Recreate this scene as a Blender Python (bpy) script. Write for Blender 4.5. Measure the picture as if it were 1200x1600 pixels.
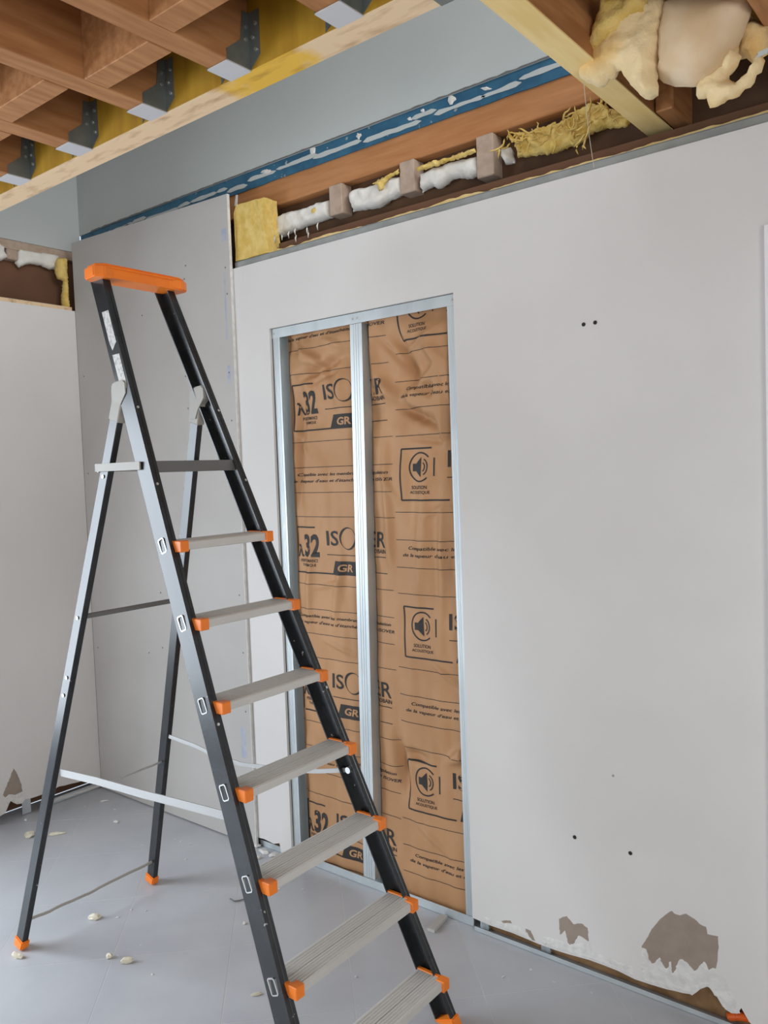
import bpy, bmesh, math, random
from mathutils import Vector, Matrix, noise, geometry
random.seed(7)
for o in list(bpy.data.objects): bpy.data.objects.remove(o)
scene = bpy.context.scene
C = scene.collection

# ---------------------------------------------------------------- camera
FPX, YAW, PITCH, ROLL = 1265.148, -0.674662315, -0.0521328838, 0.0360209479
CAM = Vector((3.84191, -2.33579, 1.63))
_f = Vector((math.sin(YAW)*math.cos(PITCH), math.cos(YAW)*math.cos(PITCH), math.sin(PITCH)))
_r = Vector((math.cos(YAW), -math.sin(YAW), 0)); _d = _f.cross(_r)
_cr, _sr = math.cos(ROLL), math.sin(ROLL)
RIGHT = _r*_cr + _d*_sr; DOWN = -_r*_sr + _d*_cr; FWD = _f
cam = bpy.data.objects.new('camera', bpy.data.cameras.new('camera')); C.objects.link(cam)
cam.data.sensor_fit = 'VERTICAL'; cam.data.sensor_height = 36; cam.data.sensor_width = 27
cam.data.lens = FPX/1600*36; cam.data.clip_start = .05
M3 = Matrix((RIGHT, -DOWN, -FWD)).transposed()
cam.matrix_world = Matrix.Translation(CAM) @ M3.to_4x4()
scene.camera = cam

# ---------------------------------------------------------------- world, light, exposure
w = bpy.data.worlds.new('sky'); scene.world = w; w.use_nodes = True
bgn = w.node_tree.nodes['Background']; bgn.inputs[0].default_value = (.75, .86, 1, 1); bgn.inputs[1].default_value = .8
def area(name, loc, rot, sx, sy, power, col):
    l = bpy.data.lights.new(name, 'AREA'); l.shape = 'RECTANGLE'; l.size = sx; l.size_y = sy; l.energy = power; l.color = col
    o = bpy.data.objects.new(name, l); C.objects.link(o); o.location = loc; o.rotation_euler = rot; return o
R90 = math.pi/2
area('daylight_patio_door', (-.22, -2.45, 1.25), (0, -R90+.45, 0), 2.0, 2.0, 112, (.82, .91, 1))
area('fill_light_back', (2.6, -5.12, 1.35), (R90, 0, 0), 2.4, 1.5, 13, (.96, .97, 1))  # added fill from behind the camera, not a known window
area('fill_light_upper_top', (3.3, -1.7, 4.5), (0, 0, 0), 1.8, 1.6, 24, (.93, .96, 1))  # added overhead lamp for the pale upper walls, the roof is closed
area('fill_light_side', (6.08, -3.4, 1.3), (0, R90-.15, 0), 1.5, 2.2, 86, (1, .985, .96))  # added fill from the right, lifts the left wall and ladder treads
area('fill_light_upper_side', (5.9, -1.2, 3.8), (0, R90, 0), 1.2, 1.8, 74, (.95, .97, 1))  # added lamp brightening the left upper wall, no opening behind it
vs = scene.view_settings; vs.view_transform = 'Standard'; vs.look = 'None'; vs.gamma = 1; vs.use_curve_mapping = False
vs.exposure = 0.07

# ---------------------------------------------------------------- pixel to place
def ray(u, v): return RIGHT*((u-600)/FPX) + DOWN*((v-800)/FPX) + FWD
def PZ(u, v, z=0.0): d = ray(u, v); return CAM + d*((z-CAM.z)/d.z)
def PY(u, v, y=0.0): d = ray(u, v); return CAM + d*((y-CAM.y)/d.y)
def PX(u, v, x=0.0): d = ray(u, v); return CAM + d*((x-CAM.x)/d.x)

# ---------------------------------------------------------------- materials
def mat(name, col, rough=.6, metal=0.0, col2=None, scale=6.0, stretch=(1, 1, 1), bump=0.0, bscale=60.0, detail=4, lo=.35, hi=.65, spec=.5, speck=None, sscale=40, sth=.7, coat=0.0):
    m = bpy.data.materials.new(name); m.use_nodes = True
    n = m.node_tree.nodes; L = m.node_tree.links; b = n['Principled BSDF']
    b.inputs['Roughness'].default_value = rough; b.inputs['Metallic'].default_value = metal
    b.inputs['Specular IOR Level'].default_value = spec; b.inputs['Coat Weight'].default_value = coat
    b.inputs['Base Color'].default_value = (*col, 1)
    tc = n.new('ShaderNodeTexCoord'); geo = n.new('ShaderNodeNewGeometry')
    last = None
    if col2:
        mp = n.new('ShaderNodeMapping'); mp.inputs['Scale'].default_value = stretch; L.new(geo.outputs['Position'], mp.inputs[0])
        nz = n.new('ShaderNodeTexNoise'); nz.inputs['Scale'].default_value = scale; nz.inputs['Detail'].default_value = detail
        L.new(mp.outputs[0], nz.inputs['Vector'])
        cr = n.new('ShaderNodeValToRGB'); cr.color_ramp.elements[0].position = lo; cr.color_ramp.elements[1].position = hi
        cr.color_ramp.elements[0].color = (*col, 1); cr.color_ramp.elements[1].color = (*col2, 1)
        L.new(nz.outputs['Fac'], cr.inputs[0]); last = cr.outputs[0]
    if speck:
        nz = n.new('ShaderNodeTexNoise'); nz.inputs['Scale'].default_value = sscale; nz.inputs['Detail'].default_value = 3
        L.new(geo.outputs['Position'], nz.inputs['Vector'])
        cr = n.new('ShaderNodeValToRGB'); cr.color_ramp.elements[0].position = sth; cr.color_ramp.elements[1].position = sth+.03
        L.new(nz.outputs['Fac'], cr.inputs[0])
        mx = n.new('ShaderNodeMixRGB'); L.new(cr.outputs[0], mx.inputs[0])
        if last: L.new(last, mx.inputs[1])
        else: mx.inputs[1].default_value = (*col, 1)
        mx.inputs[2].default_value = (*speck, 1); last = mx.outputs[0]
    if last: L.new(last, b.inputs['Base Color'])
    if bump:
        nz = n.new('ShaderNodeTexNoise'); nz.inputs['Scale'].default_value = bscale; nz.inputs['Detail'].default_value = 4
        mp = n.new('ShaderNodeMapping'); mp.inputs['Scale'].default_value = stretch; L.new(geo.outputs['Position'], mp.inputs[0]); L.new(mp.outputs[0], nz.inputs['Vector'])
        bp = n.new('ShaderNodeBump'); bp.inputs['Strength'].default_value = bump; bp.inputs['Distance'].default_value = .004
        L.new(nz.outputs['Fac'], bp.inputs['Height']); L.new(bp.outputs[0], b.inputs['Normal'])
    return m
M = {
 'white': mat('white_paint', (.70, .68, .655), .75, col2=(.655, .635, .61), scale=1.6, bump=.04, bscale=90),
 'panel': mat('grey_board_paper', (.46, .44, .415), .85, col2=(.50, .48, .455), scale=2.2, bump=.03, bscale=120),
 'blue': mat('pale_blue_paint', (.50, .53, .51), .8, col2=(.47, .50, .485), scale=2.0, bump=.05, bscale=60),
 'membrane': mat('blue_membrane', (.02, .095, .17), .5, col2=(.035, .14, .23), scale=14, speck=(.30, .33, .33), sscale=30, sth=.66),
 'plaster': mat('plaster', (.74, .73, .70), .9, col2=(.62, .61, .58), scale=40, bump=.5, bscale=120),
 'torn': mat('torn_kraft_paper', (.29, .235, .19), .95, col2=(.33, .27, .22), scale=20, bump=.2, bscale=200),
 'tile': mat('grey_tile', (.46, .475, .505), .36, col2=(.52, .535, .56), scale=3.0, bump=.02, bscale=120, speck=(.66, .66, .66), sscale=26, sth=.72),
 'grout': mat('pale_grout', (.61, .61, .605), .95),
 'wood': mat('joist_wood', (.32, .130, .040), .75, col2=(.44, .205, .075), scale=5, stretch=(9, 1, 9), bump=.15, bscale=20, detail=6),
 'woodx': mat('rail_wood', (.40, .165, .055), .75, col2=(.48, .22, .085), scale=5, stretch=(1, 9, 9), bump=.15, bscale=20, detail=6),
 'pine': mat('stained_pine', (.80, .59, .37), .7, col2=(.42, .24, .11), scale=7, stretch=(1.2, 4, 4), detail=9, lo=.52, hi=.78),
 'ochre': mat('ochre_beam_side', (.36, .185, .010), .6, col2=(.46, .26, .018), scale=4, stretch=(6, 1, 1)),
 'track': mat('dull_steel_track', (.36, .38, .37), .5, .6, col2=(.44, .46, .45), scale=14),
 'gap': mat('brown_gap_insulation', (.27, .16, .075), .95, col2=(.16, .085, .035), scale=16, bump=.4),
 'seat': mat('lit_hanger_steel', (.62, .63, .65), .5, .3),  # hanger steel made lighter on the seats to imitate light reflected off the floor
 'osb': mat('yellow_strip_wood', (.80, .57, .22), .75, col2=(.88, .67, .31), scale=4, stretch=(9, 1, 1)),
 'stub': mat('cut_wood_end', (.46, .35, .27), .85, col2=(.38, .28, .21), scale=30, bump=.2),
 'dark': mat('dark_brown_board', (.085, .042, .02), .85, col2=(.13, .065, .03), scale=7),
 'brownboard': mat('brown_fibreboard', (.12, .056, .028), .85, col2=(.15, .07, .035), scale=5),
 'deck': mat('floor_deck_wood', (.085, .045, .022), .85, col2=(.12, .065, .03), scale=5, stretch=(1, 6, 1)),
 'galv': mat('galvanised_steel', (.52, .57, .59), .48, .6, col2=(.62, .67, .68), scale=9, stretch=(1, 1, .3)),
 'galvd': mat('galvanised_hanger', (.17, .195, .185), .5, .6, col2=(.24, .265, .25), scale=14),
 'screw': mat('screw_steel', (.75, .75, .73), .3, .9),
 'black': mat('black_coated_metal', (.014, .016, .018), .27, 0, col2=(.024, .027, .030), scale=14, speck=(.40, .40, .40), sscale=34, sth=.725),
 'tread': mat('ribbed_aluminium', (.60, .58, .545), .55, .15, col2=(.64, .62, .585), scale=3, speck=(.80, .79, .77), sscale=42, sth=.72),
 'bar': mat('aluminium_bar', (.47, .47, .46), .5, .5),
 'bard': mat('dark_grey_bar', (.17, .17, .165), .6, .3),
 'orange': mat('orange_plastic', (.93, .235, .018), .42, col2=(.88, .21, .02), scale=12),
 'greyp': mat('grey_plastic', (.36, .345, .31), .55),
 'sticker': mat('worn_sticker', (.62, .62, .60), .6, col2=(.30, .30, .29), scale=90, lo=.45, hi=.7),
 'kraft': mat('kraft_paper', (.455, .243, .114), .6, col2=(.51, .283, .14), scale=5, bump=.12, bscale=40, spec=.35),
 'ink': mat('black_ink', (.028, .024, .022), .7),
 'wool': mat('yellow_glass_wool', (.66, .44, .10), .95, col2=(.78, .58, .20), scale=28, bump=.9, bscale=110, detail=8),
 'woolc': mat('cream_glass_wool', (.82, .64, .36), .95, col2=(.70, .40, .08), scale=6, bump=.8, bscale=70, detail=8, lo=.47, hi=.68),
 'veil': mat('cream_paper_veil', (.74, .585, .40), .8, col2=(.62, .44, .25), scale=8, bump=.3, bscale=30),
 'foam': mat('white_foam', (.78, .76, .71), .9, col2=(.70, .67, .60), scale=25, bump=.5, bscale=70),
 'crumb': mat('cream_foam_crumb', (.78, .74, .60), .9, col2=(.66, .61, .47), scale=40, bump=.4, bscale=120),
 'pencil': mat('blue_chalk_mark', (.36, .39, .50), .9, col2=(.46, .46, .50), scale=30),
 'hole': mat('dark_hole', (.02, .02, .02), .9),
 'conduit': mat('orange_conduit', (.70, .12, .01), .5),
 'casing': mat('white_gloss_trim', (.84, .82, .83), .4),
 'thread': mat('pale_thread', (.62, .55, .42), .8),
 'glass': mat('window_glass', (.9, .95, 1), .05),
}
# yellow stain on one stretch of the trimmer's underside
def stain(mm, col, x0, half):
    n = mm.node_tree.nodes; L = mm.node_tree.links; b = n['Principled BSDF']; src = b.inputs['Base Color'].links[0].from_socket
    g_ = n.new('ShaderNodeNewGeometry'); sp = n.new('ShaderNodeSeparateXYZ'); L.new(g_.outputs['Position'], sp.inputs[0])
    nz = n.new('ShaderNodeTexNoise'); nz.inputs['Scale'].default_value = 9; nz.inputs['Detail'].default_value = 5; L.new(g_.outputs['Position'], nz.inputs['Vector'])
    def op(o, a, b_=None):
        q = n.new('ShaderNodeMath'); q.operation = o
        for i, v in enumerate((a, b_)):
            if v is None: continue
            if isinstance(v, float): q.inputs[i].default_value = v
            else: L.new(v, q.inputs[i])
        return q.outputs[0]
    d = op('ABSOLUTE', op('SUBTRACT', op('ADD', sp.outputs[0], op('MULTIPLY', nz.outputs['Fac'], .30)), x0+.15))
    mr = n.new('ShaderNodeMapRange'); mr.inputs['From Min'].default_value = half+.04; mr.inputs['From Max'].default_value = half-.02; L.new(d, mr.inputs['Value'])
    mx = n.new('ShaderNodeMixRGB'); mx.blend_type = 'MULTIPLY'; L.new(mr.outputs[0], mx.inputs[0]); L.new(src, mx.inputs[1]); mx.inputs[2].default_value = (*col, 1); L.new(mx.outputs[0], b.inputs['Base Color'])
M['pine_stain'] = M['pine'].copy(); stain(M['pine_stain'], (.98, .80, .14), 2.39, .13)
M['glass'].node_tree.nodes['Principled BSDF'].inputs['Transmission Weight'].default_value = 1

# ---------------------------------------------------------------- mesh helpers
def link(name, bm, m, parent=None, smooth=False):
    me = bpy.data.meshes.new(name); bmesh.ops.recalc_face_normals(bm, faces=bm.faces); bm.to_mesh(me); bm.free()
    if smooth:
        for p in me.polygons: p.use_smooth = True
    me.materials.append(M[m]); o = bpy.data.objects.new(name, me); C.objects.link(o)
    if parent: o.parent = parent
    return o
def tag(o, label, cat, group=None):
    o['label'] = label; o['category'] = cat
    if group: o['group'] = group
    return o
def struct(o, label=None, cat=None):
    o['kind'] = 'structure'
    if label: o['label'] = label
    if cat: o['category'] = cat
    return o
def thing(name, label, cat, loc=(0, 0, 0), group=None):
    o = bpy.data.objects.new(name, None); C.objects.link(o); o.empty_display_size = .05
    o.location = (0, 0, 0); return tag(o, label, cat, group)
def bx(bm, x0, x1, y0, y1, z0, z1):
    v = [bm.verts.new((x, y, z)) for x in (x0, x1) for y in (y0, y1) for z in (z0, z1)]
    for f in ((0, 1, 3, 2), (4, 6, 7, 5), (0, 4, 5, 1), (2, 3, 7, 6), (0, 2, 6, 4), (1, 5, 7, 3)): bm.faces.new([v[i] for i in f])
    return v
def box(name, m, b, parent=None, bev=0.0, seg=1):
    bm = bmesh.new(); bx(bm, *b)
    if bev: bmesh.ops.bevel(bm, geom=bm.edges[:], offset=bev, segments=seg, affect='EDGES')
    return link(name, bm, m, parent)
def sweep(bm, prof, P0, P1, U, V, cap=True):
    """extrude 2D profile (closed list of (a,b)) from P0 to P1 with axes U,V"""
    P0, P1, U, V = map(Vector, (P0, P1, U, V))
    a = [bm.verts.new(P0+U*p+V*q) for p, q in prof]; b = [bm.verts.new(P1+U*p+V*q) for p, q in prof]
    n = len(prof)
    for i in range(n): bm.faces.new((a[i], a[(i+1) % n], b[(i+1) % n], b[i]))
    if cap: bm.faces.new(a[::-1]); bm.faces.new(b)
def rectp(a0, a1, b0, b1): return [(a0, b0), (a1, b0), (a1, b1), (a0, b1)]
def tube(bm, pts, r, n=8, flat=1.0):
    pts = [Vector(p) for p in pts]; rings = []
    for i, p in enumerate(pts):
        t = (pts[min(i+1, len(pts)-1)]-pts[max(i-1, 0)]).normalized()
        u = t.cross(Vector((0, 0, 1)))
        if u.length < 1e-3: u = Vector((1, 0, 0))
        u.normalize(); v = u.cross(t)
        rr = r[i] if isinstance(r, (list, tuple)) else r
        rings.append([bm.verts.new(p+u*math.cos(2*math.pi*k/n)*rr*flat+v*math.sin(2*math.pi*k/n)*rr) for k in range(n)])
    for a, b in zip(rings, rings[1:]):
        for k in range(n): bm.faces.new((a[k], a[(k+1) % n], b[(k+1) % n], b[k]))
    bm.faces.new(rings[0][::-1]); bm.faces.new(rings[-1])
def slab(bm, poly3, ext):
    """n-gon through 3D points, extruded by vector ext"""
    ext = Vector(ext); a = [bm.verts.new(Vector(p)) for p in poly3]; b = [bm.verts.new(Vector(p)+ext) for p in poly3]
    n = len(a); bm.faces.new(a); bm.faces.new(b[::-1])
    for i in range(n): bm.faces.new((a[i], b[i], b[(i+1) % n], a[(i+1) % n]))
def inside(p, poly):
    c = False; j = len(poly)-1
    for i in range(len(poly)):
        a, b = poly[i], poly[j]
        if (a[1] > p[1]) != (b[1] > p[1]) and p[0] < (b[0]-a[0])*(p[1]-a[1])/(b[1]-a[1])+a[0]: c = not c
        j = i
    return c
def pillow(bm, poly, T, s, fn, jit=.3, nz=.3, nscale=20, back=1.0, seed=0, flatten=0.0, fold=None):
    """soft solid on an outline: poly in 2D, thickness T at its middle, fn(a,b,c) -> world"""
    rs = random.Random(seed); B = []; n = len(poly)
    for i in range(n):
        a = Vector(poly[i]); b = Vector(poly[(i+1) % n]); k = max(1, int((b-a).length/s))
        nrm = Vector(((b-a).y, -(b-a).x)); nrm = nrm.normalized() if nrm.length else nrm
        for j in range(k): B.append(a.lerp(b, j/k)+nrm*rs.uniform(-jit, jit)*s)
    xs = [p.x for p in B]; ys = [p.y for p in B]
    def dist(p):
        d = 9e9
        for i in range(len(B)):
            q = geometry.intersect_point_line(p, B[i], B[(i+1) % len(B)]); t = max(0, min(1, q[1]))
            d = min(d, (B[i].lerp(B[(i+1) % len(B)], t)-p).length)
        return d
    I = []; row = 0; y = min(ys)
    while y < max(ys):
        x = min(xs)+(s/2 if row % 2 else 0)
        while x < max(xs):
            p = Vector((x+rs.uniform(-.2, .2)*s, y+rs.uniform(-.2, .2)*s))
            if inside(p, B) and dist(p) > .55*s: I.append(p)
            x += s
        y += s*.87; row += 1
    V = B+I
    r = geometry.delaunay_2d_cdt(V, [(i, (i+1) % len(B)) for i in range(len(B))], [], 1, 1e-7)
    V2, F = r[0], r[2]; bd = {}
    ds = [dist(p) for p in V2]; D = max(max(ds), 1e-6)
    if flatten: D = min(D, flatten)
    def h(p, d):
        t = min(1, d/D); e = math.sqrt(max(0, 1-(1-t)**2))
        q = noise.noise(Vector((p.x*nscale+seed*3.1, p.y*nscale, seed*1.7)))
        f = fold(p) if fold else 0
        return T*e*(1+nz*q)+f*e
    fr = []; bk = []
    for p, d in zip(V2, ds):
        if d < 1e-5:
            v = bm.verts.new(Vector(fn(p.x, p.y, 0))); fr.append(v); bk.append(v)
        else:
            fr.append(bm.verts.new(Vector(fn(p.x, p.y, h(p, d))))); bk.append(bm.verts.new(Vector(fn(p.x, p.y, -back*h(p, d)))))
    for f in F:
        bm.faces.new([fr[i] for i in f])
        t = [bk[i] for i in reversed(f)]
        if len(set(t) & set(fr)) < 3:
            try: bm.faces.new(t)
            except ValueError: pass
def onwall(px, y): return [(PY(u, v, y).x, PY(u, v, y).z) for u, v in px]
def onleft(px, x): return [(PX(u, v, x).y, PX(u, v, x).z) for u, v in px]

# ================================================================ STRUCTURE
RX, RY = 6.0, -5.0
# floor: grout bed plus each tile, laid at 45 degrees
floor = struct(box('floor', 'grout', (-.12, RX, RY, .12, -.06, -.0005)), 'pale grout bed under the grey tiles', 'floor')
S2 = math.sqrt(.5); TS = .4
def clip(poly, ax, lim, sgn):
    out = []
    for i in range(len(poly)):
        a, b = poly[i-1], poly[i]; da, db = sgn*(a[ax]-lim), sgn*(b[ax]-lim)
        if (da <= 0) != (db <= 0):
            t = da/(da-db); out.append((a[0]+(b[0]-a[0])*t, a[1]+(b[1]-a[1])*t))
        if db <= 0: out.append(b)
    return out
full = None
g = .0022
for i in range(-18, 26):
    for j in range(-18, 26):
        p0, p1 = -.02+.5657*i, -.02+.5657*(i+1); q0, q1 = -2.82+.5657*j, -2.82+.5657*(j+1)
        P = lambda p, q: ((p-q)/2, (p+q)/2)
        poly = [P(p0+g, q0+g), P(p1-g, q0+g), P(p1-g, q1-g), P(p0+g, q1-g)]
        c = P((p0+p1)/2, (q0+q1)/2); pc = poly
        for ax, lim, sg in ((0, -.12, -1), (0, RX, 1), (1, RY, -1), (1, .12, 1)):
            pc = clip(pc, ax, lim, sg)
            if len(pc) < 3: break
        if len(pc) < 3: continue
        whole = len(pc) == 4 and all(min(math.dist(a, b) for b in poly) < 1e-6 for a in pc)
        if whole and full:
            o = bpy.data.objects.new('tile', full); C.objects.link(o); o.location = (c[0], c[1], 0); o.parent = floor; continue
        bm = bmesh.new(); slab(bm, [(x-c[0], y-c[1], -.012) for x, y in pc], (0, 0, .012))
        o = link('tile', bm, 'tile', floor); o.location = (c[0], c[1], 0)
        if whole: full = o.data

DX0, DX1, DZ = 1.408, 2.308, 2.222     # opening in the right wall
HZ = 2.50
# right wall board: outline with ragged foot
ragR = [(100, 205), (160, 231), (240, 258), (300, 283), (340, 300), (400, 322), (450, 338), (530, 360), (590, 382), (640, 402), (700, 432), (760, 452), (820, 470), (850, 476), (880, 484), (920, 490), (945, 470), (965, 458), (985, 466), (1010, 500), (1030, 535), (1060, 558), (1085, 562), (1100, 540), (1128, 590)]
foot = []
for a, b in ragR:
    p = PY(700+a/2.4, 1350+b/2.4, 0); foot.append((p.x, max(.012, p.z)))
poly = [(1.2015, .04), (1.24, .043), (1.30, .038), (1.335, .05), (1.345, .012), (DX0, .008), (DX0, DZ), (DX1, DZ), (DX1, foot[0][1])]+[q for q in foot if q[0] > DX1+.004]+[(foot[-1][0]+.03, .012), (RX, .012), (RX, HZ), (1.2015, HZ)]
bm = bmesh.new(); slab(bm, [(x, 0, z) for x, z in poly], (0, .0125, 0))
wall_right = struct(link('wall_right', bm, 'white'), 'white plasterboard wall with a tall rectangular opening', 'wall')
# left wall board
ragL = [(0, 940), (60, 905), (85, 850), (110, 790), (130, 760), (165, 785), (200, 800), (260, 790), (300, 740), (350, 735), (420, 712), (480, 690), (600, 640), (690, 592), (760, 580), (830, 560), (920, 540), (990, 520), (1060, 490), (1120, 478), (1200, 470)]
fl = [(PX(a/7.5, 1150+b/7.5, 0).y, max(.015, PX(a/7.5, 1150+b/7.5, 0).z)) for a, b in ragL]; fl = [q for q in fl if q[0] < -.02]
bm = bmesh.new()
slab(bm, [(0, y, z) for y, z in [(-1.4, .03), (-1.0, .025), (-.7, .03)]+fl+[(-.0145, .05), (-.0145, HZ), (-1.4, HZ)]], (-.0125, 0, 0))
bx(bm, -.0125, 0, -3.5, -1.4, 2.2, HZ); bx(bm, -.0125, 0, RY, -3.5, .01, HZ)
wall_left = struct(link('wall_left', bm, 'white'), 'white plasterboard wall meeting the grey panel in the corner', 'wall')
# sheathing behind both linings
bm = bmesh.new(); bx(bm, -.20, -.13, -1.4, .2, 0, 2.86); bx(bm, -.20, -.13, -3.5, -1.4, 2.2, 2.86); bx(bm, -.20, -.13, RY, -3.5, 0, 2.86)
struct(link('wall_left_sheathing', bm, 'brownboard'))
struct(box('wall_right_sheathing', 'dark', (-.2, RX, .15, .22, 0, 2.86)))
# upper walls, seen through the stair opening
struct(box('wall_right_upper', 'blue', (-.09, RX, .09, .15, PY(600, 188, .09).z, 4.6)), 'pale blue-grey upper wall above the blue membrane', 'wall')
struct(box('wall_left_upper', 'blue', (-.15, -.09, RY, .09, PX(0, 371, -.09).z, 4.6)), 'pale blue-grey upper wall above the brown gap', 'wall')
bm = bmesh.new()
bx(bm, -.2, RX, RY-.1, RY, 0, .6); bx(bm, -.2, RX, RY-.1, RY, 2.1, 4.6); bx(bm, -.2, 1.4, RY-.1, RY, .6, 2.1); bx(bm, 3.8, RX, RY-.1, RY, .6, 2.1)
struct(link('wall_back', bm, 'white')); bm = bmesh.new()
bx(bm, RX, RX+.1, RY-.1, .2, 0, .7); bx(bm, RX, RX+.1, RY-.1, .2, 2.2, 4.6); bx(bm, RX, RX+.1, RY-.1, -4.5, .7, 2.2); bx(bm, RX, RX+.1, -2.3, .2, .7, 2.2)
struct(link('wall_front', bm, 'white'))
win = struct(thing('added_window_3', 'white frame added around the unseen side fill light', 'window'))  # made-up window that goes with the side fill lamp
for y in (-4.47, -3.4, -2.33): box('window_frame', 'casing', (RX+.02, RX+.06, y-.03, y+.03, .7, 2.2), win)
for z in (.73, 2.17): box('window_frame', 'casing', (RX+.02, RX+.06, -4.5, -2.3, z-.03, z+.03), win)
struct(box('ceiling_upper', 'white', (-.2, RX+.1, RY-.1, .2, 4.6, 4.7)))
bm = bmesh.new(); bx(bm, -.12, 2.93, RY, -.865, 2.80, 2.83); bx(bm, 2.93, RX, RY, .15, 2.80, 2.83)
struct(link('ceiling', bm, 'deck'), 'brown boarded deck above the open joists', 'ceiling')
# patio door frame (out of shot, where the daylight comes in), then added back frame
win = struct(thing('window_1', 'white glazed patio door in the left wall', 'window'))
for y in (-3.47, -2.47, -1.43): box('window_frame', 'casing', (-.10, -.04, y-.03, y+.03, .0, 2.2), win)
box('window_frame', 'casing', (-.10, -.04, -3.44, -1.40, 2.14, 2.2), win); box('window_frame', 'casing', (-.10, -.04, -3.44, -1.40, 0, .06), win)
win = struct(thing('added_window_2', 'white frame added around the unseen back fill light', 'window'))  # made-up window that goes with the back fill lamp
for x in (1.43, 2.6, 3.77): box('window_frame', 'casing', (x-.03, x+.03, RY-.08, RY-.03, .6, 2.1), win)
for z in (.63, 2.07): box('window_frame', 'casing', (1.4, 3.8, RY-.08, RY-.03, z-.03, z+.03), win)
# white door casing at the right edge of the picture
px = PY(1194, 352, -.018)
bm = bmesh.new(); bx(bm, px.x, px.x+.07, -.018, -.0005, 0, px.z); bx(bm, px.x+.07, px.x+.90, -.018, -.0005, px.z-.07, px.z); bx(bm, px.x+.90, px.x+.97, -.018, -.0005, 0, px.z)
struct(link('trim_1', bm, 'casing'), 'white door casing at the right end of the white wall', 'trim')
d1 = struct(box('door_1', 'casing', (px.x+.075, px.x+.895, -.008, -.0005, .012, px.z-.075)), 'flat white door inside the white casing', 'door')
bm = bmesh.new(); tube(bm, [(px.x+.16, -.008, 1.04), (px.x+.16, -.05, 1.04), (px.x+.27, -.05, 1.04)], .009); link('handle', bm, 'screw', d1)

# marks on the white wall
def disc(bm, c, r, ax, n=10, th=.0012):
    c = Vector(c); U, V, N = {'y': (Vector((1, 0, 0)), Vector((0, 0, 1)), Vector((0, -1, 0))), 'x': (Vector((0, 1, 0)), Vector((0, 0, 1)), Vector((1, 0, 0))), 'z': (Vector((1, 0, 0)), Vector((0, 1, 0)), Vector((0, 0, -1)))}[ax]
    sweep(bm, [(r*math.cos(2*math.pi*k/n), r*math.sin(2*math.pi*k/n)) for k in range(n)], c, c+N*th, U, V)
for u, v in ((912, 507), (930, 504), (898, 1308), (985, 1333)):
    p = PY(u, v, 0); bm = bmesh.new(); disc(bm, (p.x, -.0002, p.z), .0062, 'y'); link('wall_plug', bm, 'hole', wall_right)
p = PY(958, 1212, 0); bm = bmesh.new(); disc(bm, (p.x, -.0002, p.z), .004, 'y'); link('scuff', bm, 'greyp', wall_right)
# torn paper patches on the right wall
def patchR(name, zp, m, lift, jit=.25, s=.008):
    pl = [(PY(1000+a/6, 1400+b/6, 0).x, PY(1000+a/6, 1400+b/6, 0).z) for a, b in zp]
    bm = bmesh.new(); pillow(bm, pl, lift, s, lambda a, b, c: (a, -.0003-abs(c) if c > 0 else -.0001, b), jit=jit, nz=.5, nscale=60, flatten=.004); return link(name, bm, m, wall_right)
patchR('torn_patch', [(300, 138), (325, 165), (375, 182), (430, 165), (480, 195), (530, 230), (560, 262), (620, 290), (632, 355), (690, 372), (735, 378), (738, 480), (728, 580), (715, 680), (640, 700), (520, 705), (430, 690), (320, 735), (240, 680), (120, 640), (30, 560), (15, 470), (60, 400), (110, 310), (170, 240), (230, 180)], 'torn', .0006, .15)
patchR('bare_plaster', [(15, 480), (60, 465), (80, 530), (110, 640), (140, 590), (190, 565), (225, 640), (245, 680), (270, 580), (300, 575), (312, 720), (330, 640), (370, 560), (420, 600), (480, 650), (510, 700), (560, 630), (620, 590), (645, 690), (700, 650), (730, 730), (800, 780), (850, 860), (890, 960), (940, 1100), (860, 1100), (800, 1060), (765, 970), (700, 930), (640, 850), (560, 880), (490, 930), (400, 900), (310, 880), (200, 860), (90, 820), (10, 790)], 'plaster', .0016, .2)
def patchR2(name, zp, m, lift, s=.006):
    pl = [(PY(700+a/2.4, 1350+b/2.4, 0).x, PY(700+a/2.4, 1350+b/2.4, 0).z) for a, b in zp]
    bm = bmesh.new(); pillow(bm, pl, lift, s, lambda a, b, c: (a, -.0003-abs(c) if c > 0 else -.0001, b), jit=.25, nz=.5, nscale=60, flatten=.004); return link(name, bm, m, wall_right)
patchR2('torn_patch', [(415, 205), (445, 195), (470, 225), (500, 222), (525, 240), (528, 290), (490, 268), (470, 300), (455, 320), (440, 250), (420, 265)], 'torn', .0006)
patchR2('torn_patch', [(200, 212), (235, 212), (240, 222), (205, 222)], 'torn', .0006)
patchR2('torn_patch', [(280, 238), (310, 250), (328, 290), (300, 278)], 'torn', .0006)
patchR2('bare_plaster', [(130, 195), (190, 215), (290, 240), (320, 290), (250, 258), (160, 228)], 'plaster', .0012)
patchR2('bare_plaster', [(360, 270), (415, 285), (470, 300), (530, 290), (545, 330), (620, 360), (690, 385), (700, 425), (600, 382), (530, 358), (400, 318), (350, 298)], 'plaster', .0014)
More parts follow.
